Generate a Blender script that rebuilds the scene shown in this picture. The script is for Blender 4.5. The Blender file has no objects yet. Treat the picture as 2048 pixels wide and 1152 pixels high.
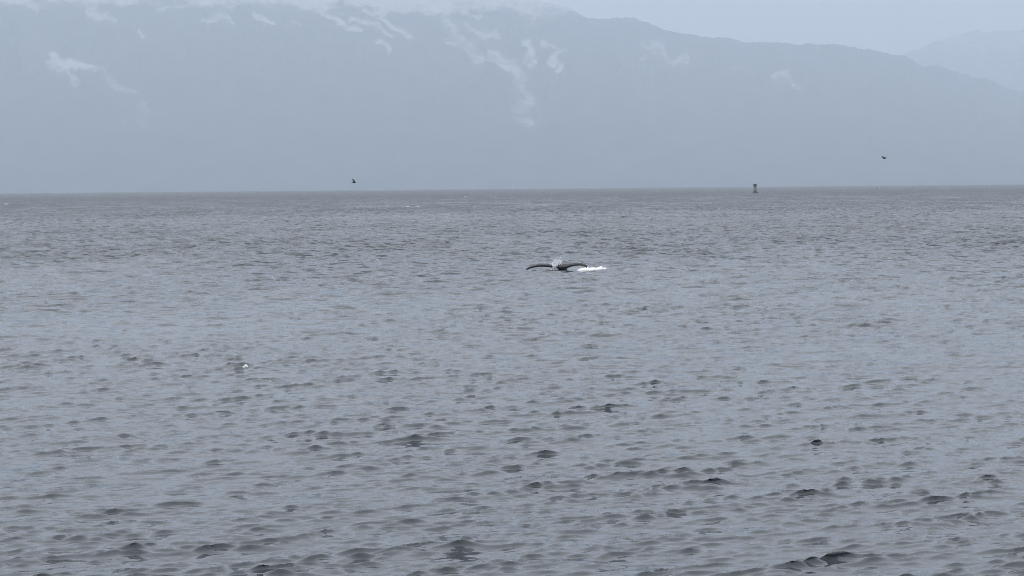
import bpy, math, random
import numpy as np
from mathutils import Matrix, Vector

random.seed(7)
rng = np.random.default_rng(11)
S = bpy.context.scene
COL = S.collection

# ------------------------------------------------------------------ camera
CAM_H = 5.8
HFOV = math.radians(25.0)
PITCH, ROLL = math.radians(2.53), math.radians(0.50)
FPX = 1024 / math.tan(HFOV / 2)               # focal length in photo pixels (2048 wide)
F = np.array([0, math.cos(PITCH), -math.sin(PITCH)])
R0 = np.array([1.0, 0, 0]); U0 = np.array([0, math.sin(PITCH), math.cos(PITCH)])
RV = R0 * math.cos(ROLL) - U0 * math.sin(ROLL)
UV = R0 * math.sin(ROLL) + U0 * math.cos(ROLL)
cd = bpy.data.cameras.new('camera')
cd.sensor_fit = 'HORIZONTAL'; cd.angle = HFOV
cd.clip_start = 0.1; cd.clip_end = 120000
cam = bpy.data.objects.new('camera', cd); COL.objects.link(cam)
cam.matrix_world = Matrix(((RV[0], UV[0], -F[0], 0), (RV[1], UV[1], -F[1], 0),
                           (RV[2], UV[2], -F[2], CAM_H), (0, 0, 0, 1)))
S.camera = cam

# ------------------------------------------------------------------ world, sun, exposure
SUN_EL, SUN_ROT = math.radians(52), math.radians(180)
w = bpy.data.worlds.new('World'); S.world = w; w.use_nodes = True
nt = w.node_tree; nt.nodes.clear()
N = nt.nodes.new; L = nt.links.new
out = N('ShaderNodeOutputWorld'); bg = N('ShaderNodeBackground'); bg.inputs['Strength'].default_value = 0.1
sky = N('ShaderNodeTexSky'); sky.sky_type = 'NISHITA'; sky.sun_disc = False
sky.sun_elevation = SUN_EL; sky.sun_rotation = SUN_ROT; sky.dust_density = 6; sky.air_density = 1.0
tc = N('ShaderNodeTexCoord'); sep = N('ShaderNodeSeparateXYZ'); L(tc.outputs['Generated'], sep.inputs[0])
mp = N('ShaderNodeMapping'); mp.inputs['Scale'].default_value = (1.6, 1.6, 5.0); L(tc.outputs['Generated'], mp.inputs[0])
nz = N('ShaderNodeTexNoise'); nz.inputs['Scale'].default_value = 2.2; nz.inputs['Detail'].default_value = 7
nz.inputs['Roughness'].default_value = 0.6; L(mp.outputs[0], nz.inputs['Vector'])
mr = N('ShaderNodeMapRange'); mr.inputs[1].default_value = 0.3; mr.inputs[2].default_value = 0.7
mr.inputs[3].default_value = 0.90; mr.inputs[4].default_value = 1.10; L(nz.outputs[0], mr.inputs[0])
# an even overcast brightens smoothly from the horizon to the zenith
gr = N('ShaderNodeMapRange'); gr.inputs[1].default_value = 0.0; gr.inputs[2].default_value = 1.0
gr.inputs[3].default_value = 0.62; gr.inputs[4].default_value = 1.95
rt = N('ShaderNodeMath'); rt.operation = 'POWER'; rt.use_clamp = True; rt.inputs[1].default_value = 0.5; L(sep.outputs['Z'], rt.inputs[0]); L(rt.outputs[0], gr.inputs[0])
ml = N('ShaderNodeMath'); ml.operation = 'MULTIPLY'; L(mr.outputs[0], ml.inputs[0]); L(gr.outputs[0], ml.inputs[1])
cl = N('ShaderNodeVectorMath'); cl.operation = 'SCALE'; cl.inputs[0].default_value = (6.2, 6.3, 6.72)
L(ml.outputs[0], cl.inputs['Scale'])
mx = N('ShaderNodeMix'); mx.data_type = 'RGBA'; mx.inputs[0].default_value = 0.95
L(sky.outputs[0], mx.inputs[6]); L(cl.outputs[0], mx.inputs[7])
L(mx.outputs[2], bg.inputs['Color']); L(bg.outputs[0], out.inputs['Surface'])

sd = bpy.data.lights.new('sun', 'SUN'); sd.energy = 0.6; sd.angle = math.radians(40); sd.color = (1, 0.97, 0.93)
sun = bpy.data.objects.new('sun', sd); COL.objects.link(sun)
sun.rotation_euler = (math.pi / 2 - SUN_EL, 0, 0)

S.view_settings.view_transform = 'Standard'; S.view_settings.look = 'None'
S.view_settings.exposure = 0.45; S.view_settings.gamma = 1.0; S.view_settings.use_curve_mapping = False
S.render.engine = 'CYCLES'
S.cycles.volume_bounces = 3; S.cycles.max_bounces = 8
S.cycles.use_denoising = True; S.cycles.denoiser = "OPENIMAGEDENOISE"; S.cycles.denoising_prefilter = "NONE"
S.cycles.use_adaptive_sampling = False
S.cycles.filter_width = 0.9; S.render.filter_size = 0.9
S.cycles.sample_clamp_indirect = 4.0

REARTH = 7.4e6                                   # earth radius, refraction included
HAZE = 7.5e-5                                    # haze density per metre

# ------------------------------------------------------------------ helpers
def ray(px, py):
    d = F * FPX + RV * (px - 1024) + UV * (576 - py)
    return d / np.linalg.norm(d)

def at_dist(px, py, dist):                       # a point at a given forward distance
    d = ray(px, py); return np.array([0, 0, CAM_H]) + d * (dist / d[1])

def on_sea(px, py):
    d = ray(px, py); return np.array([0, 0, CAM_H]) + d * (CAM_H / -d[2])

def project(P):
    v = P - np.array([0, 0, CAM_H]); z = v @ F
    return 1024 + FPX * (v @ RV) / z, 576 - FPX * (v @ UV) / z

def _hash(ix, iy, seed):
    n = (ix.astype(np.int64) * 374761393 + iy.astype(np.int64) * 668265263 + seed * 1442695041) & 0x7fffffff
    n = ((n ^ (n >> 13)) * 1274126177) & 0x7fffffff
    n = ((n ^ (n >> 15)) * 2246822519) & 0x7fffffff
    return (n & 0xffff) / 65535.0

def vnoise(x, y, seed=0):
    ix = np.floor(x); iy = np.floor(y); fx = x - ix; fy = y - iy
    fx = fx * fx * fx * (fx * (fx * 6 - 15) + 10); fy = fy * fy * fy * (fy * (fy * 6 - 15) + 10)
    a = _hash(ix, iy, seed); b = _hash(ix + 1, iy, seed); c = _hash(ix, iy + 1, seed); d = _hash(ix + 1, iy + 1, seed)
    return (a * (1 - fx) + b * fx) * (1 - fy) + (c * (1 - fx) + d * fx) * fy

def fbm(x, y, octs=5, seed=0, gain=0.5):
    t = 0; a = 1; s = 0
    for o in range(octs):
        t = t + a * vnoise(x * 2 ** o + 17.3 * o, y * 2 ** o + 9.1 * o, seed + o); s += a; a *= gain
    return t / s

def sstep(e0, e1, x):
    t = np.clip((x - e0) / (e1 - e0), 0, 1); return t * t * (3 - 2 * t)

def grid_mesh(name, P, nr, nc, attrs=None, smooth=True):
    me = bpy.data.meshes.new(name)
    nv = nr * nc
    me.vertices.add(nv); me.vertices.foreach_set('co', np.ascontiguousarray(P, dtype=np.float32).ravel())
    i = np.arange(nr - 1)[:, None] * nc + np.arange(nc - 1)[None, :]
    q = np.stack([i, i + 1, i + nc + 1, i + nc], -1).reshape(-1, 4)
    nq = len(q)
    me.loops.add(nq * 4); me.loops.foreach_set('vertex_index', q.ravel().astype(np.int32))
    me.polygons.add(nq); me.polygons.foreach_set('loop_start', (np.arange(nq) * 4).astype(np.int32))
    try: me.polygons.foreach_set('loop_total', np.full(nq, 4, dtype=np.int32))
    except Exception: pass
    me.update(calc_edges=True)
    if smooth: me.polygons.foreach_set('use_smooth', np.ones(nq, dtype=bool))
    for k, v in (attrs or {}).items():
        a = me.attributes.new(k, 'FLOAT', 'POINT'); a.data.foreach_set('value', np.ascontiguousarray(v, dtype=np.float32).ravel())
    return me

def link(name, me, mat=None, parent=None, **props):
    o = bpy.data.objects.new(name, me); COL.objects.link(o)
    if mat is not None and me is not None: me.materials.append(mat)
    if parent is not None: o.parent = parent
    for k, v in props.items(): o[k] = v
    return o

class MB:                                        # collects verts and faces for one mesh
    def __init__(s): s.v = []; s.f = []
    def loft(s, rings, cap=True, closed=True):
        n = len(rings[0]); b = len(s.v)
        for r in rings: s.v += [tuple(p) for p in r]
        for i in range(len(rings) - 1):
            for j in range(n if closed else n - 1):
                k = (j + 1) % n
                s.f.append((b + i * n + j, b + i * n + k, b + (i + 1) * n + k, b + (i + 1) * n + j))
        if cap:
            s.f.append(tuple(b + j for j in reversed(range(n))))
            s.f.append(tuple(b + (len(rings) - 1) * n + j for j in range(n)))
    def lathe(s, prof, n=24, c=(0, 0)):
        s.loft([[(c[0] + r * math.cos(2 * math.pi * j / n), c[1] + r * math.sin(2 * math.pi * j / n), z) for j in range(n)] for r, z in prof])
    def bar(s, a, b, r, n=8):
        a = Vector(a); b = Vector(b); d = (b - a).normalized()
        u = d.cross(Vector((0.3, 0.9, 0.1))).normalized(); v = d.cross(u)
        s.loft([[p + (u * math.cos(2 * math.pi * j / n) + v * math.sin(2 * math.pi * j / n)) * r for j in range(n)] for p in (a, b)])
    def box(s, c, d, rot=0.0):
        ca, sa = math.cos(rot), math.sin(rot); ring = []
        for dx, dy in ((-1, -1), (1, -1), (1, 1), (-1, 1)):
            x, y = dx * d[0] / 2, dy * d[1] / 2; ring.append((x * ca - y * sa, x * sa + y * ca))
        s.loft([[(c[0] + x, c[1] + y, c[2] + z * d[2] / 2) for x, y in ring] for z in (-1, 1)])
    def blob(s, c, r, seed, squash=(1, 1, 1), n=8, m=5, lump=0.35):
        rr = random.Random(seed); rings = []
        for i in range(1, m):
            t = math.pi * i / m
            rings.append([(c[0] + r * squash[0] * math.sin(t) * math.cos(2 * math.pi * j / n) * (1 + rr.uniform(-lump, lump)),
                           c[1] + r * squash[1] * math.sin(t) * math.sin(2 * math.pi * j / n) * (1 + rr.uniform(-lump, lump)),
                           c[2] + r * squash[2] * math.cos(t) * (1 + rr.uniform(-lump, lump))) for j in range(n)])
        s.loft(rings)
    def mesh(s, name, smooth=True):
        me = bpy.data.meshes.new(name); me.from_pydata(s.v, [], s.f); me.update()
        if smooth: me.polygons.foreach_set('use_smooth', np.ones(len(me.polygons), dtype=bool))
        return me

def fuse(me, voxel):                             # one continuous skin out of crossing lofts
    o = bpy.data.objects.new('tmp', me); COL.objects.link(o)
    m = o.modifiers.new('r', 'REMESH'); m.mode = 'VOXEL'; m.voxel_size = voxel; m.use_smooth_shade = True
    k = o.modifiers.new('s', 'SMOOTH'); k.factor = 0.5; k.iterations = 2
    dg = bpy.context.evaluated_depsgraph_get(); dg.update()
    r = bpy.data.meshes.new_from_object(o.evaluated_get(dg)); r.name = me.name
    bpy.data.objects.remove(o)
    r.polygons.foreach_set('use_smooth', np.ones(len(r.polygons), dtype=bool))
    return r

def material(name, color, rough=0.6, var=0.15, scale=8.0, color2=None, bump=0.0, spec=0.5, coat=0.0, detail=6):
    m = bpy.data.materials.new(name); m.use_nodes = True; t = m.node_tree
    b = t.nodes['Principled BSDF']; b.inputs['Roughness'].default_value = rough
    b.inputs['Specular IOR Level'].default_value = spec; b.inputs['Coat Weight'].default_value = coat
    c = t.nodes.new('ShaderNodeTexCoord'); n = t.nodes.new('ShaderNodeTexNoise')
    n.inputs['Scale'].default_value = scale; n.inputs['Detail'].default_value = detail; t.links.new(c.outputs['Object'], n.inputs['Vector'])
    r = t.nodes.new('ShaderNodeValToRGB')
    r.color_ramp.elements[0].position = 0.35; r.color_ramp.elements[1].position = 0.65
    c2 = color2 or tuple(x * (1 + var) for x in color)
    c1 = color if color2 else tuple(x * (1 - var) for x in color)
    r.color_ramp.elements[0].color = (*c1, 1); r.color_ramp.elements[1].color = (*c2, 1)
    t.links.new(n.outputs[0], r.inputs[0]); t.links.new(r.outputs[0], b.inputs['Base Color'])
    if bump:
        bp = t.nodes.new('ShaderNodeBump'); bp.inputs['Strength'].default_value = bump; bp.inputs['Distance'].default_value = 0.05
        t.links.new(n.outputs[0], bp.inputs['Height']); t.links.new(bp.outputs[0], b.inputs['Normal'])
    return m

# ------------------------------------------------------------------ sea
# wind chop: many crossing trains of trochoidal waves, running towards the viewer and to the right
NW = 170
lam = np.exp(np.linspace(math.log(0.185), math.log(8.0), NW) + rng.uniform(-0.012, 0.012, NW))
mean_dir = math.radians(-61)
peak = 2.0
spread = np.where(lam > 1.5, 0.42, 0.45)
th = mean_dir + rng.normal(0, 1, NW) * spread
kx = 2 * np.pi / lam * np.cos(th); ky = 2 * np.pi / lam * np.sin(th); kk = 2 * np.pi / lam
ph = rng.uniform(0, 2 * np.pi, NW)
band = np.exp(-np.clip((lam / peak) ** 2 - 1, 0, None) * 0.9)
steep = 0.0170 * band * np.interp(lam, [0.2, 0.4, 0.6, 0.9, 1.4, 2.0, 4.0], [3.3, 3.1, 1.6, 0.95, 1.05, 1.35, 1.2])
amp = steep / kk * rng.uniform(0.6, 1.4, NW)
WHALE = on_sea(1120, 540)
B_LONG, B_MID, B_SHORT = 0.34, 0.18, 0.2
Q_LONG, Q_MID, Q_SHORT = 0.8, 0.95, 1.0
LEAN = 0.6                                       # the wind pushes the crests forward: steep fronts, gentle backs

def waves(x, y, spr=None, spt=None):
    """Displacement of the sea at rest points x, y. spr, spt: mesh spacing along and across the line of sight."""
    x = x.astype(np.float32); y = y.astype(np.float32)
    r = np.sqrt(x * x + y * y) + 1e-6
    ux, uy = x / r, y / r
    # gusts: patches of rougher and of smoother water
    gust = (fbm(x / 22.0 + y / 60.0 + 50, y / 26.0 + 80, 3, 5) - 0.5) * 2.0
    gust = np.clip(1.0 + 0.55 * gust, 0.65, 1.4).astype(np.float32)
    slick = 1 - 0.6 * np.exp(-((x - WHALE[0]) ** 2 / 14 + (y - WHALE[1]) ** 2 / 40))
    def train(sel):
        h = np.zeros_like(x); hx = np.zeros_like(x); hy = np.zeros_like(x)
        for i in sel:
            p = (kx[i] * x + ky[i] * y + ph[i]).astype(np.float32); a = np.float32(amp[i]); wgt = a
            if spr is not None:
                need = np.maximum(np.abs(kx[i] * ux + ky[i] * uy) * spr, np.abs(-kx[i] * uy + ky[i] * ux) * spt)
                wgt = a * (1 - sstep(1.5, 2.8, need))
            h += np.sin(p) * wgt; c = np.cos(p) * wgt
            hx += c * np.float32(kx[i] / kk[i]); hy += c * np.float32(ky[i] / kk[i])
        return h, hx, hy, float(np.sqrt(np.sum(amp[sel] ** 2) / 2))
    def sharpen(h, sg, b):                        # narrow crests, wide flat troughs
        e = np.exp(b * np.where(h > 0, 2.2 * np.tanh(h / sg / 2.2), h / sg)); return sg * (e - math.exp(b * b / 2)) / b, e
    hl, lx, ly, sl = train(np.where(lam > 1.5)[0])
    hm, mx_, my_, sm = train(np.where((lam <= 1.5) & (lam > 0.55))[0])
    hs, sx, sy, ss = train(np.where(lam <= 0.55)[0])
    zl, el = sharpen(hl, sl, B_LONG)
    ride = np.clip(0.88 + 0.22 * hl / sl, 0.5, 1.5) * gust        # short waves ride on the crests of the long ones
    ride = ride * (1 + 0.9 * sstep(60, 240, r))
    zm, em = sharpen(hm, sm, B_MID)
    ride2 = ride / (1 + 0.6 * sstep(60, 240, r)) * np.clip(0.85 + 0.25 * hm / sm, 0.45, 1.6)
    zs, es = sharpen(hs, ss, B_SHORT)
    g2 = (0.5 + 0.5 * gust) * (0.85 + 1.9 * sstep(60, 260, r))     # the chop is a little lower near the shore
    dz = slick * (g2 * zl + ride * zm + ride2 * zs)
    dx = slick * (Q_LONG * g2 * lx * el + Q_MID * ride * mx_ * em + Q_SHORT * ride2 * sx)
    dy = slick * (Q_LONG * g2 * ly * el + Q_MID * ride * my_ * em + Q_SHORT * ride2 * sy)
    lean = np.clip(slick * (g2 * zl * 0.45 + ride * zm + ride2 * zs), 0, None) * LEAN
    lean = 0.08 * np.tanh(lean / 0.08)
    return dx + lean * math.cos(mean_dir), dy + lean * math.sin(mean_dir), dz

def sea_z(x, y):
    _, _, z = waves(np.array([x]), np.array([y])); return float(z[0]) - (x * x + y * y) / (2 * REARTH)

def steps(a, b, d0, d1):
    r = [a]
    while r[-1] < b:
        t = (r[-1] - a) / (b - a); r.append(r[-1] + d0 + (d1 - d0) * t)
    return r[:-1]
radii = (steps(2, 29, 1.5, 0.4) + steps(29, 60, 0.06, 0.11) + steps(60, 150, 0.11, 0.33) + steps(150, 420, 0.33, 0.8)
         + steps(420, 1100, 0.8, 2.2) + steps(1100, 3500, 3.0, 50) + steps(3500, 30000, 60, 900) + [30000])
radii = np.array(radii)
half = math.radians(14.2)
ang = np.concatenate([np.linspace(-math.pi, -math.radians(40), 8)[:-1], np.linspace(-math.radians(40), -half, 10)[:-1],
                      np.linspace(-half, half, 740),
                      np.linspace(half, math.radians(40), 10)[1:], np.linspace(math.radians(40), math.pi, 8)[1:]])
RR, AA = np.meshgrid(radii, ang, indexing='ij')
X = RR * np.sin(AA); Y = RR * np.cos(AA)
spr = np.gradient(radii)[:, None] * np.ones_like(AA)
spt = np.gradient(ang)[None, :] * RR
dX, dY, dZ = waves(X, Y, spr.astype(np.float32), spt.astype(np.float32))
P = np.stack([X + dX, Y + dY, dZ - RR ** 2 / (2 * REARTH)], -1)
# ripples too fine for the mesh; a wind line beyond half a kilometre roughens the water
wind = fbm(X / 180.0, Y / 420.0, 3, 21)
gusty = sstep(430, 560, RR + 240 * (wind - 0.5))
paw = fbm(X / 5.0, Y / 26.0, 4, 31, 0.65) - 0.5        # cat's-paws
ripple = 0.52 + 0.5 * (fbm(X / 9.0, Y / 14.0, 3, 35) - 0.5) + 0.35 * gusty
# slopes the mesh cannot hold go into the roughness of the surface
rough = 0.07 + 0.15 * sstep(60, 400, RR) + 0.10 * gusty * (1 - 0.5 * sstep(900, 3000, RR)) + 0.10 * sstep(700, 1500, RR)
rough = np.clip(rough + (0.05 + 0.40 * sstep(250, 700, RR) * (1 - 0.75 * sstep(900, 1600, RR))) * paw, 0.04, 0.6)
chop = (0.16 + 1.15 * sstep(50, 240, RR)) * np.clip(1.0 + 1.6 * (fbm(X / 14.0, Y / 40.0, 3, 37) - 0.5), 0.3, 1.7) * (1 + 1.1 * gusty)
print('sea', len(radii), len(ang), len(radii) * len(ang))
sea_me = grid_mesh('sea', P.reshape(-1, 3), len(radii), len(ang), {'ripple': ripple.reshape(-1), 'rough': rough.reshape(-1), 'chop': chop.reshape(-1)})

m = bpy.data.materials.new('sea_water'); m.use_nodes = True; t = m.node_tree
b = t.nodes['Principled BSDF']
b.inputs['Base Color'].default_value = (0.051, 0.060, 0.066, 1)
b.inputs['IOR'].default_value = 1.333
ro = t.nodes.new('ShaderNodeAttribute'); ro.attribute_name = 'rough'; t.links.new(ro.outputs['Fac'], b.inputs['Roughness'])
geo = t.nodes.new('ShaderNodeNewGeometry'); att = t.nodes.new('ShaderNodeAttribute'); att.attribute_name = 'ripple'
def ripples(scale, rotz, stretch, detail, strength):
    mp = t.nodes.new('ShaderNodeMapping'); mp.inputs['Rotation'].default_value = (0, 0, rotz)
    mp.inputs['Scale'].default_value = (scale * stretch, scale, scale)
    t.links.new(geo.outputs['Position'], mp.inputs[0])
    n = t.nodes.new('ShaderNodeTexNoise'); n.inputs['Scale'].default_value = 1; n.inputs['Detail'].default_value = detail
    n.inputs['Roughness'].default_value = 0.55; t.links.new(mp.outputs[0], n.inputs['Vector'])
    s = t.nodes.new('ShaderNodeVectorMath'); s.operation = 'SUBTRACT'; s.inputs[1].default_value = (0.5, 0.5, 0.5)
    t.links.new(n.outputs['Color'], s.inputs[0])
    k = t.nodes.new('ShaderNodeVectorMath'); k.operation = 'MULTIPLY'; k.inputs[1].default_value = (strength, strength, 0)
    t.links.new(s.outputs[0], k.inputs[0]); return k
r1 = ripples(7.0, math.radians(24), 0.45, 4, 0.75)
r2 = ripples(1.3, math.radians(14), 0.55, 2, 2.3)
ch = t.nodes.new('ShaderNodeAttribute'); ch.attribute_name = 'chop'
sc2 = t.nodes.new('ShaderNodeVectorMath'); sc2.operation = 'SCALE'; t.links.new(r2.outputs[0], sc2.inputs[0]); t.links.new(ch.outputs['Fac'], sc2.inputs['Scale'])
ad = t.nodes.new('ShaderNodeVectorMath'); ad.operation = 'SCALE'; t.links.new(r1.outputs[0], ad.inputs[0]); t.links.new(att.outputs['Fac'], ad.inputs['Scale'])
a0 = t.nodes.new('ShaderNodeVectorMath'); a0.operation = 'ADD'; t.links.new(geo.outputs['Normal'], a0.inputs[0]); t.links.new(sc2.outputs[0], a0.inputs[1])
a2 = t.nodes.new('ShaderNodeVectorMath'); a2.operation = 'ADD'; t.links.new(a0.outputs[0], a2.inputs[0]); t.links.new(ad.outputs[0], a2.inputs[1])
nm = t.nodes.new('ShaderNodeVectorMath'); nm.operation = 'NORMALIZE'; t.links.new(a2.outputs[0], nm.inputs[0])
t.links.new(nm.outputs[0], b.inputs['Normal'])
sea = link('sea', sea_me, m, kind='structure', label='grey choppy sea reaching to the misty horizon')

# ------------------------------------------------------------------ mountains
def snow_mask(px, py):
    """Snow gullies and patches, soft edged, as they lie on the slopes."""
    wx = (fbm(px / 28, py / 28, 4, 41) - 0.5) * 44; wy = (fbm(px / 28 + 9, py / 28, 4, 45) - 0.5) * 34
    x = px + wx; y = py + wy; s = np.zeros_like(px)
    def stroke(pts, wd, st):
        nonlocal s
        best = np.full_like(px, 1e9)
        for (x0, y0), (x1, y1) in zip(pts[:-1], pts[1:]):
            vx, vy = x1 - x0, y1 - y0; tt = np.clip(((x - x0) * vx + (y - y0) * vy) / (vx * vx + vy * vy + 1e-6), 0, 1)
            best = np.minimum(best, np.hypot(x - x0 - tt * vx, y - y0 - tt * vy))
        s = np.maximum(s, st * (1 - sstep(wd * 0.2, wd * 1.6, best)))
    # the great chute in the middle
    stroke([(876, 20), (886, 45), (905, 68), (935, 92), (968, 118)], 11, 0.52)
    stroke([(895, 82), (930, 105), (962, 121)], 6, 0.6)
    stroke([(990, 104), (1008, 122), (1024, 138), (1044, 156)], 13, 0.66)
    stroke([(968, 116), (990, 124), (1015, 140)], 7, 0.7)
    stroke([(935, 56), (955, 68), (998, 64)], 9, 0.6); stroke([(992, 60), (1000, 68)], 9, 0.7)
    stroke([(1056, 84), (1058, 104), (1052, 122), (1064, 118)], 8, 0.7)
    stroke([(1074, 112), (1092, 92), (1112, 100)], 5, 0.6); stroke([(1124, 104), (1114, 122), (1102, 138)], 7, 0.8)
    stroke([(1072, 164), (1086, 160)], 6, 0.3)
    stroke([(1050, 178), (1058, 198), (1050, 214), (1030, 220), (1044, 236)], 13, 0.46)
    stroke([(925, 26), (950, 30)], 6, 0.6); stroke([(1060, 30), (1064, 48)], 7, 0.6)
    stroke([(965, 190), (975, 200)], 10, 0.12)
    # right hand slope
    stroke([(1280, 84), (1290, 98), (1312, 92)], 10, 0.58); stroke([(1278, 122), (1282, 130)], 9, 0.5)
    stroke([(1318, 92), (1345, 118), (1368, 122)], 8, 0.55); stroke([(1352, 120), (1374, 116)], 6, 0.4)
    stroke([(1476, 138), (1500, 140)], 7, 0.3); stroke([(1552, 148), (1580, 162), (1608, 176)], 8, 0.6)
    stroke([(1640, 176), (1664, 178)], 7, 0.2); stroke([(1816, 154), (1828, 158)], 7, 0.2); stroke([(1490, 68), (1640, 86)], 6, 0.3)
    # left hand slope
    stroke([(96, 112), (112, 130), (135, 138), (160, 134), (176, 140)], 11, 0.75); stroke([(140, 148), (146, 174)], 6, 0.6)
    stroke([(176, 138), (215, 148), (252, 176), (290, 212), (306, 226)], 9, 0.42); stroke([(270, 190), (292, 240)], 13, 0.36)
    # under the left crest
    for q in ([(180, 22), (215, 26)], [(60, 10), (80, 20)], [(316, 18), (330, 24)], [(284, 52), (292, 64)], [(196, 32), (225, 36)],
              [(400, 40), (440, 36), (470, 44)], [(505, 22), (545, 40)], [(588, 46), (600, 56)], [(690, 30), (735, 46), (765, 66), (785, 76)],
              [(735, 20), (800, 60)], [(750, 88), (782, 103)], [(640, 30), (720, 60)], [(800, 66), (816, 72)]):
        stroke(q, 7, 0.7)
    # unbroken snow above the snow line
    lx = [-900, 0, 100, 190, 250, 350, 420, 480, 560, 620, 700, 760, 830, 880, 940, 1000, 1060, 1120, 1180, 1230, 1300, 3000]
    ly = [20, 12, 8, 14, 12, 4, 20, 10, 18, 28, 16, 30, 30, 40, 12, 26, 22, 30, 34, 20, -200, -200]
    line = np.interp(px, lx, ly)
    up = sstep(-10, 12, line - py + (fbm(px / 36, py / 16, 5, 61) - 0.5) * 46)
    s = np.maximum(s, up * (0.72 + 0.28 * sstep(0, 40, line - py)))
    rough = fbm(px / 9, py / 9, 4, 71)
    return np.clip(s * (0.62 + 0.76 * rough), 0, 1)

def mountain(name, crest, d_foot, d_crest, d_back, x0, x1, nc, nr, label, seed, snow_mist_fn, rug=1.0):
    pxs = np.linspace(x0, x1, nc)
    cy = np.interp(pxs, [c[0] for c in crest], [c[1] for c in crest])
    cy = cy - (fbm(pxs / 70, pxs * 0, 6, seed, 0.55) - 0.5) * 22 * rug - (vnoise(pxs / 3.0, pxs * 0, seed + 9) - 0.5) * 3.0 * rug
    top = np.array([at_dist(a, c, d_crest) for a, c in zip(pxs, cy)])
    v = np.concatenate([np.linspace(0, 1, nr) ** 0.75, [1.05, 1.2]])
    U, V = np.meshgrid(np.arange(nc), v)
    D = np.where(V <= 1, d_foot + (d_crest - d_foot) * V, d_crest + (d_back - d_crest) * (V - 1) / 0.2)
    tx = top[:, 0][None, :] / d_crest
    drop = -D ** 2 / (2 * REARTH)
    H = (top[:, 2] + d_crest ** 2 / (2 * REARTH))[None, :] * np.ones_like(D)
    prof = np.where(V <= 1, V ** 0.92, np.clip(1 - (V - 1) / 0.2, 0, 1))
    bend = (fbm(tx * 30 + 3, V * 2.2, 4, seed + 3) - 0.5)
    spur = np.abs(fbm(tx * 30 + bend * 1.2, V * 4.0, 5, seed + 5) * 2 - 1)
    Z = H * prof * (1 - 0.16 * spur * np.sin(np.pi * np.clip(V, 0, 1)) ** 0.8)
    Pm = np.stack([tx * D, D, Z + drop - 4], -1).reshape(-1, 3)
    px, py = project(Pm)
    sn = snow_mist_fn(px, py)
    me = grid_mesh(name, Pm, len(v), nc, {'snow': sn})  # this value also carries the mist painted on the second mountain
    return link(name, me, MOUNT, kind='structure', label=label)

MOUNT = bpy.data.materials.new('forest_snow_mist'); MOUNT.use_nodes = True; t = MOUNT.node_tree
b = t.nodes['Principled BSDF']; b.inputs['Roughness'].default_value = 0.9; b.inputs['Specular IOR Level'].default_value = 0.1
geo = t.nodes.new('ShaderNodeNewGeometry')
n = t.nodes.new('ShaderNodeTexNoise'); n.inputs['Scale'].default_value = 0.004; n.inputs['Detail'].default_value = 8; t.links.new(geo.outputs['Position'], n.inputs['Vector'])
r = t.nodes.new('ShaderNodeValToRGB'); r.color_ramp.elements[0].position = 0.3; r.color_ramp.elements[1].position = 0.7
r.color_ramp.elements[0].color = (0.030, 0.045, 0.035, 1); r.color_ramp.elements[1].color = (0.075, 0.085, 0.075, 1); t.links.new(n.outputs[0], r.inputs[0])
at = t.nodes.new('ShaderNodeAttribute'); at.attribute_name = 'snow'
mxn = t.nodes.new('ShaderNodeMix'); mxn.data_type = 'RGBA'
n2 = t.nodes.new('ShaderNodeTexNoise'); n2.inputs['Scale'].default_value = 0.0075; n2.inputs['Detail'].default_value = 7; n2.inputs['Roughness'].default_value = 0.68
t.links.new(geo.outputs['Position'], n2.inputs['Vector'])
n3 = t.nodes.new('ShaderNodeMath'); n3.operation = 'MULTIPLY_ADD'; n3.inputs[1].default_value = 1.5; n3.inputs[2].default_value = -0.75; t.links.new(n2.outputs[0], n3.inputs[0])
n4 = t.nodes.new('ShaderNodeMath'); n4.operation = 'ADD'; t.links.new(n3.outputs[0], n4.inputs[0]); t.links.new(at.outputs['Fac'], n4.inputs[1])
n5 = t.nodes.new('ShaderNodeMapRange'); n5.interpolation_type = 'SMOOTHSTEP'; n5.inputs[1].default_value = 0.12; n5.inputs[2].default_value = 0.95; n5.inputs[4].default_value = 0.46
t.links.new(n4.outputs[0], n5.inputs[0])
t.links.new(n5.outputs[0], mxn.inputs[0]); t.links.new(r.outputs[0], mxn.inputs[6]); mxn.inputs[7].default_value = (0.82, 0.84, 0.86, 1)
t.links.new(mxn.outputs[2], b.inputs['Base Color'])

mountain('mountain', [(-900, -60), (-300, -110), (0, -120), (400, -110), (700, -75), (900, -40), (1000, -14), (1100, 8), (1170, 34), (1215, 40),
                      (1250, 36), (1300, 46), (1350, 62), (1400, 70), (1450, 76), (1500, 86), (1530, 92), (1570, 89), (1620, 86), (1690, 93),
                      (1750, 102), (1810, 110), (1850, 130), (1900, 144), (2000, 165), (2100, 190), (2400, 240), (2900, 300)],
         17000, 24000, 28000, -420, 2450, 900, 170, 'long forested mountainside with snow gullies fading into mist', 3, snow_mask)
mountain('mountain', [(1500, 200), (1700, 130), (1800, 105), (1880, 74), (1960, 62), (2048, 60), (2200, 30), (2500, 40), (2900, 120)],
         29500, 33000, 37000, 1500, 2500, 260, 50, 'paler second mountain rising behind the long slope at right', 13,
         lambda px, py: 0.36 + 0.45 * fbm(px / 60, py / 30, 5, 81) * sstep(140, 60, py))  # even pale base paints mist fading this ridge; the mottling on top is snow

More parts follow.
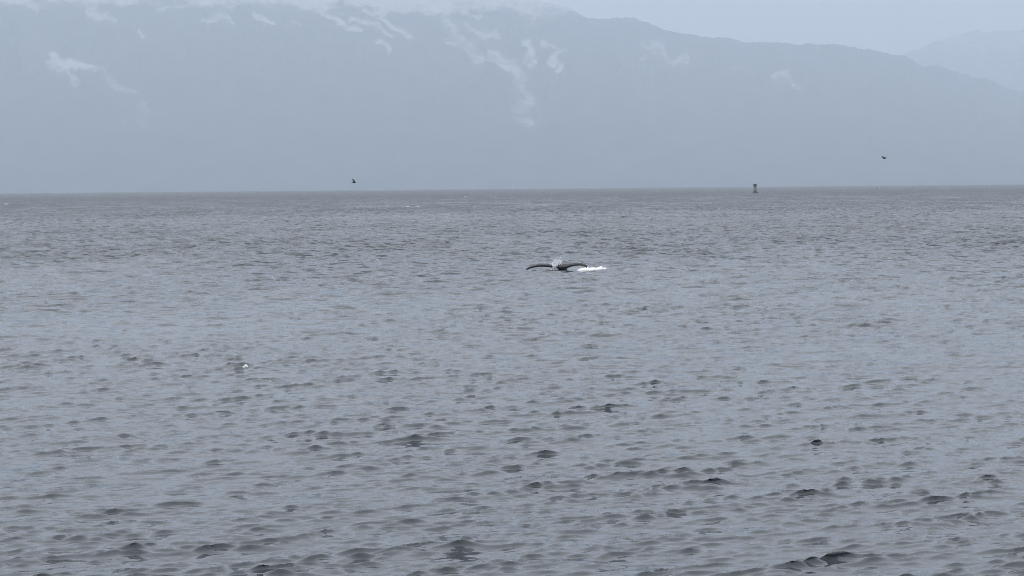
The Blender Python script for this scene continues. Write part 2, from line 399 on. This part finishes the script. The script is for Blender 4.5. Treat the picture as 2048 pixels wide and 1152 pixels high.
# ------------------------------------------------------------------ whale's tail
WHALE_SKIN = material('wet_whale_skin', (0.008, 0.010, 0.012), 0.28, color2=(0.03, 0.033, 0.035), scale=5, bump=0.1)
wz = float(np.mean([sea_z(WHALE[0] + a, WHALE[1] + b) for a in (-1.5, -.7, 0, .7, 1.5) for b in (-1.5, -.7, 0)])) + 0.01; print('whale water', wz)
mb = MB()
def lobe(pts):
    # pts: x, y, z of the mid line, chord, thickness, pitch in degrees
    rings = []
    for (x, y, z, c, th_, pt) in pts:
        ring = []
        for j in range(14):
            a = 2 * math.pi * j / 14
            u = math.cos(a) * c / 2; h = math.sin(a) * th_ * 1.08 * (0.75 + 0.35 * math.cos(a))
            p = math.radians(pt * 0.8)
            ring.append((x, y - u * math.cos(p) - h * math.sin(p), z - u * math.sin(p) + h * math.cos(p)))
        rings.append(ring)
    mb.loft(rings)
lobe([(0.15, 0.0, 0.27, 1.05, 0.24, 9), (-0.35, 0.02, 0.31, 1.05, 0.18, 7), (-0.75, 0.06, 0.345, 0.98, 0.15, 6), (-1.15, 0.12, 0.36, 0.88, 0.13, 6),
      (-1.5, 0.22, 0.345, 0.74, 0.12, 7), (-1.8, 0.34, 0.28, 0.58, 0.11, 9), (-2.05, 0.48, 0.19, 0.40, 0.10, 12), (-2.22, 0.60, 0.10, 0.24, 0.09, 12), (-2.33, 0.70, 0.03, 0.08, 0.05, 12)])
lobe([(0.05, 0.0, 0.25, 1.05, 0.26, 9), (0.45, 0.0, 0.30, 1.02, 0.19, 9), (0.75, -0.04, 0.375, 0.94, 0.15, 8), (1.05, -0.10, 0.42, 0.84, 0.13, 7),
      (1.32, -0.18, 0.425, 0.70, 0.12, 7), (1.56, -0.28, 0.38, 0.54, 0.12, 9), (1.74, -0.38, 0.30, 0.38, 0.12, 12), (1.83, -0.46, 0.22, 0.24, 0.11, 12), (1.86, -0.50, 0.16, 0.10, 0.06, 12)])
rings = []
for (x, y, z, rx, rz) in ((0.16, -0.30, 0.16, 0.10, 0.08), (0.17, -0.12, 0.16, 0.24, 0.17), (0.18, 0.10, 0.14, 0.30, 0.22), (0.2, 0.5, -0.02, 0.34, 0.30), (0.22, 1.0, -0.35, 0.40, 0.36), (0.24, 1.6, -0.8, 0.5, 0.45)):
    rings.append([(x + rx * math.cos(2 * math.pi * j / 16), y, z + rz * math.sin(2 * math.pi * j / 16)) for j in range(16)])
mb.loft(rings)
rings = []                                       # the stock just under the notch, dipping to the water
for (z, rx, ry) in ((0.30, 0.14, 0.20), (0.15, 0.18, 0.20), (0.0, 0.25, 0.24), (-0.3, 0.34, 0.30)):
    rings.append([(0.26 + rx * math.cos(2 * math.pi * j / 16), 0.0 + ry * math.sin(2 * math.pi * j / 16), z) for j in range(16)])
mb.loft(rings)
whale = link('whale', fuse(mb.mesh('whale'), 0.028), WHALE_SKIN)
whale.location = (WHALE[0], WHALE[1], wz)
whale['label'] = 'black whale tail flukes spread low over the water'; whale['category'] = 'whale'
BARN = material('barnacle_crust', (0.62, 0.62, 0.58), 0.8, 0.2, 30, bump=0.5)
def crust(spots, seed):
    mbc = MB()
    for i, (x, y, z, r_) in enumerate(spots): mbc.blob((x, y, z), r_, seed + i, (1.6, 1.0, 0.7))
    return mbc.mesh('barnacle_patch')
rr = random.Random(5)
link('barnacle_patch', crust([(-1.55 + 0.04 * i + rr.uniform(-.02, .02), 0.55 - 0.01 * i, 0.44 + 0.004 * i, rr.uniform(.026, .046)) for i in range(15)], 3), BARN, whale)
link('barnacle_patch', crust([(1.28 + 0.035 * i, 0.12 - 0.02 * i, 0.50 - 0.012 * i, rr.uniform(.03, .05)) for i in range(7)], 30), BARN, whale)

FOAM = material('white_foam', (0.80, 0.82, 0.83), 0.9, color2=(0.86, 0.87, 0.88), scale=6, bump=0.4)
SPRAY = material('spray_water', (0.62, 0.65, 0.67), 0.6, color2=(0.83, 0.84, 0.85), scale=9)
# splash thrown up behind the left fluke: many drops, nobody could count them
mb = MB(); rr = random.Random(21)
wl = lambda px, py: ((px - 1120) * 0.0344, (540 - py) * 0.0344)
for k in range(1300):
    jet = rr.choice([(-14, 9, 1), (-10, 18, 1), (-7, 16, 1), (-4, 22, .8), (-1, 17, 1), (2, 20, .8), (4, 12, 1), (-16, 6, 1), (5, 14, .8), (-20, 5, .5)])
    h = rr.random() ** 1.7
    bx = -8 + rr.gauss(0, 5.0) * (1 - 0.45 * h)
    x = (bx * (1 - h) + jet[0] * h) * 0.0344 + rr.gauss(0, 0.03)
    z = 0.36 + (h * jet[1] * 0.0344) * 0.66 + rr.gauss(0, 0.025)
    r_ = (0.032 * (1 - h) + 0.009) * rr.uniform(0.5, 1.25)
    mb.blob((x, -0.1 + rr.gauss(0, 0.18), z), r_, k, (1, 1, rr.uniform(1, 1.7)), 6, 4)
for px, py, s_ in ((1117, 512.5, .035), (1121, 515.5, .04), (1110, 519, .03), (1119, 519, .02)):
    x, z = wl(px, py); mb.blob((x, 0, z), s_, int(px), (1.3, 1, 1), 8, 5)
for k in range(110):                             # water running off the fluke into the sea
    h = rr.random(); x = (-14 + 4.5 * h + rr.gauss(0, 2.0)) * 0.0344
    mb.blob((x, -0.56 + rr.gauss(0, 0.05), 0.0 + 0.33 * h), rr.uniform(0.015, 0.04), 900 + k, (1, 1, 1.6), 6, 4)
sp = link('splash', mb.mesh('splash'), SPRAY); sp.location = whale.location
sp['label'] = 'white splash of spray behind the left fluke'; sp['category'] = 'splash'; sp['kind'] = 'stuff'

def foam_bank(name, p0, p1, w0, hgt, nx, ny, seed, curve=0.0, cover=1.0):
    """A strip of foam lying on the water between two points, with a ragged edge and a lumpy top."""
    p0 = np.array(p0); p1 = np.array(p1); u = np.linspace(0, 1, nx); v = np.linspace(-1, 1, ny)
    Uu, Vv = np.meshgrid(u, v, indexing='ij')
    L_ = np.linalg.norm(p1 - p0); dr = (p1 - p0) / L_; nrm = np.array([-dr[1], dr[0]])
    wid = w0 * np.sin(np.pi * np.clip(Uu * 0.94 + 0.03, 0, 1)) ** 0.5 * (0.55 + 0.9 * fbm(Uu * L_ * 2.3, Uu * 0, 3, seed))
    x = p0[0] + dr[0] * Uu * L_ + nrm[0] * Vv * wid; y = p0[1] + dr[1] * Uu * L_ + nrm[1] * Vv * wid + curve * np.sin(Uu * np.pi * 2)
    top = hgt * (1 - Vv ** 2) ** 0.5 * (2.1 * fbm(x * 6, y * 3, 4, seed + 2, 0.65) - 0.15) * np.sin(np.pi * np.clip(Uu, 0.02, 0.98)) ** 0.4
    _, _, z = waves(x.ravel(), y.ravel()); z = z.reshape(x.shape)
    Pt = np.stack([x, y, z + 1.5 * top - 0.062 - 0.10 * (np.abs(2 * Uu - 1) > 0.97)], -1); Pb = np.stack([x, y, z - 0.25 + 0 * top], -1)
    # close the strip: top sheet, then the bottom sheet walked back
    Pall = np.concatenate([Pt, Pb[:, ::-1, :], Pt[:, :1, :]], 1)
    return grid_mesh(name, Pall.reshape(-1, 3), nx, Pall.shape[1])
def on(px, py): return on_sea(px, py)[:2]
fm = link('foam', foam_bank('foam', on(1154, 541.0), on(1212, 538.8), 0.5, 0.14, 140, 21, 3, 0.25), FOAM)
fm['label'] = 'bright white streak of foam right of the right fluke tip'; fm['category'] = 'foam'; fm['kind'] = 'stuff'
fm = link('foam', foam_bank('foam', on(1134, 537.0), on(1160, 538.0), 0.2, 0.02, 60, 13, 8), SPRAY)
fm['label'] = 'thin grey foam under the arch of the right fluke'; fm['category'] = 'foam'; fm['kind'] = 'stuff'
fm = link('foam', foam_bank('foam', on(1062, 539.0), on(1097, 538.6), 0.06, 0.015, 60, 13, 12), SPRAY)
fm['label'] = 'thin broken foam under the left fluke'; fm['category'] = 'foam'; fm['kind'] = 'stuff'

# ------------------------------------------------------------------ whitecaps
def whitecap(px, py, wpx, hpx, label, seed, group='whitecaps breaking on the sea'):
    p = on_sea(px, py); s = np.linalg.norm(p) / FPX
    mbw = MB(); q = random.Random(seed)
    for k in range(16):
        tt = q.uniform(-1, 1)
        mbw.blob((tt * wpx * s / 2 * 0.8, q.gauss(0, 0.15) * wpx * s * 0.4, q.uniform(0.1, 0.8) * hpx * s * (1 - 0.5 * abs(tt))),
                 hpx * s * q.uniform(0.22, 0.42), seed * 50 + k, (1.5, 1.3, 0.9), 7, 5)
    o = link('whitecap', mbw.mesh('whitecap'), FOAM)
    o.location = (p[0], p[1], sea_z(p[0], p[1]) - 0.02); o['label'] = label; o['category'] = 'whitecap'; o['group'] = group
    return o
whitecap(491, 738, 7, 6, 'small bright whitecap on a dark wave crest, alone in the near water at left', 4)
whitecap(12, 408.5, 8, 2.0, 'low whitecap by the left edge of the far water', 5)
whitecap(930.5, 393, 3, 1.5, 'tiny whitecap nearest the horizon, left of the whale', 6)
whitecap(815.5, 414.5, 5, 2.2, 'small far whitecap with an upturned right end', 7)
whitecap(836, 413, 5.5, 1.6, 'thin flat far whitecap just right of the upturned one', 8)

# ------------------------------------------------------------------ buoy
RUST = material('rusty_hull_paint', (0.045, 0.025, 0.022), 0.75, color2=(0.085, 0.048, 0.038), scale=1.6, bump=0.15)
DARK = material('dark_weathered_steel', (0.035, 0.035, 0.042), 0.6, color2=(0.07, 0.068, 0.078), scale=2.5)
PALE = material('pale_green_paint', (0.14, 0.24, 0.21), 0.6, color2=(0.21, 0.31, 0.28), scale=2.0)
GLASS = material('lamp_lens', (0.05, 0.12, 0.09), 0.2)
bp_ = on_sea(1510.5, 387.6); bd = 1480.0
bloc = at_dist(1510.5, 387.2, bd); bloc[2] = -bd ** 2 / (2 * REARTH)
buoy = link('navigation_buoy', None); buoy.location = bloc; buoy.rotation_euler = (0, math.radians(-1.5), 0.5); buoy.scale = (1.12, 1.12, 1.1)
buoy['label'] = 'channel buoy with dark top, pale green middle and rusty brown hull on the horizon'; buoy['category'] = 'buoy'
k = MB(); k.lathe([(0.6, -0.9), (1.3, -0.5), (1.58, -0.05), (1.62, 0.18), (1.5, 0.34), (1.22, 0.72), (0.98, 1.08), (0.9, 1.22), (0.5, 1.25)], 28)
link('hull', k.mesh('hull'), RUST, buoy)
k = MB(); k.lathe([(1.60, -0.02), (1.70, 0.02), (1.70, 0.16), (1.62, 0.19)], 28); link('fender_ring', k.mesh('fender_ring'), RUST, buoy)
k = MB(); k.lathe([(0.34, 1.2), (0.34, 1.95)], 16); link('neck', k.mesh('neck'), DARK, buoy)
for i in range(4):
    a = math.pi / 4 + i * math.pi / 2
    k = MB(); k.bar((0.72 * math.cos(a), 0.72 * math.sin(a), 1.15), (0.86 * math.cos(a), 0.86 * math.sin(a), 5.25), 0.11)
    link('tower_leg', k.mesh('tower_leg'), DARK, buoy)
for i in range(4):
    a = i * math.pi / 2
    k = MB(); k.box((0.66 * math.cos(a), 0.66 * math.sin(a), 2.75), (0.05, 1.18, 1.5), a); link('daymark', k.mesh('daymark', False), PALE, buoy)
for i in range(4):
    a = i * math.pi / 2
    k = MB(); k.box((0.70 * math.cos(a), 0.70 * math.sin(a), 4.35), (0.05, 1.24, 1.62), a); link('radar_reflector', k.mesh('radar_reflector', False), DARK, buoy)
k = MB(); k.lathe([(1.0, 5.22), (1.04, 5.24), (1.04, 5.32), (0.4, 5.36)], 20); link('top_deck', k.mesh('top_deck'), DARK, buoy)
k = MB(); k.lathe([(0.2, 5.34), (0.2, 5.42), (0.16, 5.44), (0.17, 5.62), (0.08, 5.70)], 14); link('lantern', k.mesh('lantern'), GLASS, buoy)

# ------------------------------------------------------------------ seabirds
FEATHER = material('dark_feathers', (0.022, 0.026, 0.034), 0.7, color2=(0.045, 0.05, 0.06), scale=14)
def bird_mesh(length, wings, tail_up=0.0, head_up=0.02, fat=1.0):
    """Body along +x (bill forward), each wing a list of (x, y, z, chord)."""
    b_ = MB(); Lh = length / 2; rings = []
    for f, r_, dz in ((-1.0, 0.03, tail_up), (-0.8, 0.10, tail_up * .8), (-0.5, 0.16, 0), (-0.1, 0.22, 0), (0.25, 0.19, 0), (0.48, 0.11, head_up), (0.62, 0.115, head_up * 1.3), (0.76, 0.09, head_up * 1.3), (0.86, 0.035, head_up), (1.0, 0.015, head_up * .7)):
        rings.append([(f * Lh, 1.15 * r_ * Lh * fat * math.cos(2 * math.pi * j / 12), dz + r_ * Lh * fat * math.sin(2 * math.pi * j / 12)) for j in range(12)])
    b_.loft(rings)
    t_ = []                                       # tail fan
    for f, wd in ((-0.6, 0.10), (-1.0, 0.16), (-1.18, 0.18)):
        t_.append([(f * Lh, wd * Lh * 1.2 * math.cos(2 * math.pi * j / 10), tail_up + 0.045 * Lh * math.sin(2 * math.pi * j / 10)) for j in range(10)])
    b_.loft(t_)
    for wg in wings:
        rings = []
        for i, (x, y, z, c) in enumerate(wg):
            q0 = Vector(wg[max(i - 1, 0)][:3]); q1 = Vector(wg[min(i + 1, len(wg) - 1)][:3]); sp_ = (q1 - q0).normalized()
            ch = Vector((1, 0, 0)); ch = (ch - sp_ * ch.dot(sp_)).normalized(); nn = sp_.cross(ch).normalized()
            rings.append([Vector((x, y, z)) + ch * (math.cos(2 * math.pi * j / 10) * c / 2) + nn * (math.sin(2 * math.pi * j / 10) * (0.016 if c > .05 else 0.011)) for j in range(10)])
        b_.loft(rings)
    return fuse(b_.mesh('seabird'), 0.0085)
def bird(px, py, dist, yaw, mesh, label, pitch=0.0, roll=0.0):
    o = link('seabird', mesh, FEATHER); o.location = at_dist(px, py, dist); o.rotation_euler = (roll, pitch, yaw)
    o['label'] = label; o['category'] = 'bird'; o['group'] = 'dark seabirds'; return o
bird(708.5, 365, 178, math.radians(8), bird_mesh(0.42, [
    [(0.02, -0.02, 0.02, 0.13), (-0.01, -0.12, 0.10, 0.12), (-0.07, -0.20, 0.19, 0.095), (-0.13, -0.25, 0.27, 0.05), (-0.16, -0.27, 0.295, 0.02)],
    [(0.02, 0.02, 0.02, 0.13), (0.0, 0.13, 0.08, 0.12), (-0.05, 0.22, 0.16, 0.095), (-0.12, 0.28, 0.22, 0.05), (-0.15, 0.30, 0.24, 0.02)]]),
    'dark seabird with wings raised, flying just above the horizon left of the whale')
bird(1768, 316.5, 158, math.radians(-14), bird_mesh(0.38, [
    [(0.03, -0.02, 0.01, 0.13), (-0.02, -0.14, 0.05, 0.12), (-0.09, -0.26, 0.09, 0.09), (-0.15, -0.33, 0.12, 0.05), (-0.17, -0.35, 0.13, 0.02)],
    [(0.03, 0.02, 0.01, 0.13), (0.03, 0.14, 0.06, 0.12), (0.08, 0.26, 0.08, 0.09), (0.13, 0.33, 0.06, 0.05), (0.15, 0.36, 0.05, 0.02)]]),
    'dark seabird gliding with slanted wings, higher over the water right of the buoy', math.radians(14))
bird(2003.5, 483, 198, math.radians(60), bird_mesh(0.30, [
    [(0.02, -0.02, 0.01, 0.11), (0.0, -0.11, 0.05, 0.10), (-0.03, -0.21, 0.03, 0.07), (-0.07, -0.29, -0.02, 0.03), (-0.08, -0.31, -0.03, 0.015)],
    [(0.02, 0.02, 0.01, 0.11), (0.0, 0.11, 0.05, 0.10), (-0.03, 0.21, 0.03, 0.07), (-0.07, 0.29, -0.02, 0.03), (-0.08, 0.31, -0.03, 0.015)]], fat=1.2),
    'tiny dark seabird skimming the water near the right edge')

# ------------------------------------------------------------------ haze
mh = bpy.data.materials.new('haze'); mh.use_nodes = True; t = mh.node_tree; t.nodes.clear()
o_ = t.nodes.new('ShaderNodeOutputMaterial'); v_ = t.nodes.new('ShaderNodeVolumePrincipled')
v_.inputs['Color'].default_value = (0.725, 0.82, 0.935, 1); v_.inputs['Density'].default_value = HAZE; v_.inputs['Anisotropy'].default_value = 0.2
t.links.new(v_.outputs[0], o_.inputs['Volume'])
zt = max(o.matrix_world.translation.z + max(c[2] for c in o.bound_box) for o in COL.objects if o.type == 'MESH') + 15
k = MB(); k.box((0, 4000, (zt - 70) / 2), (76000, 72000, zt + 70)); hz = link('haze', k.mesh('haze', False), mh, kind='stuff', label='pale grey sea haze thickening towards the mountains')
print('haze top', zt)
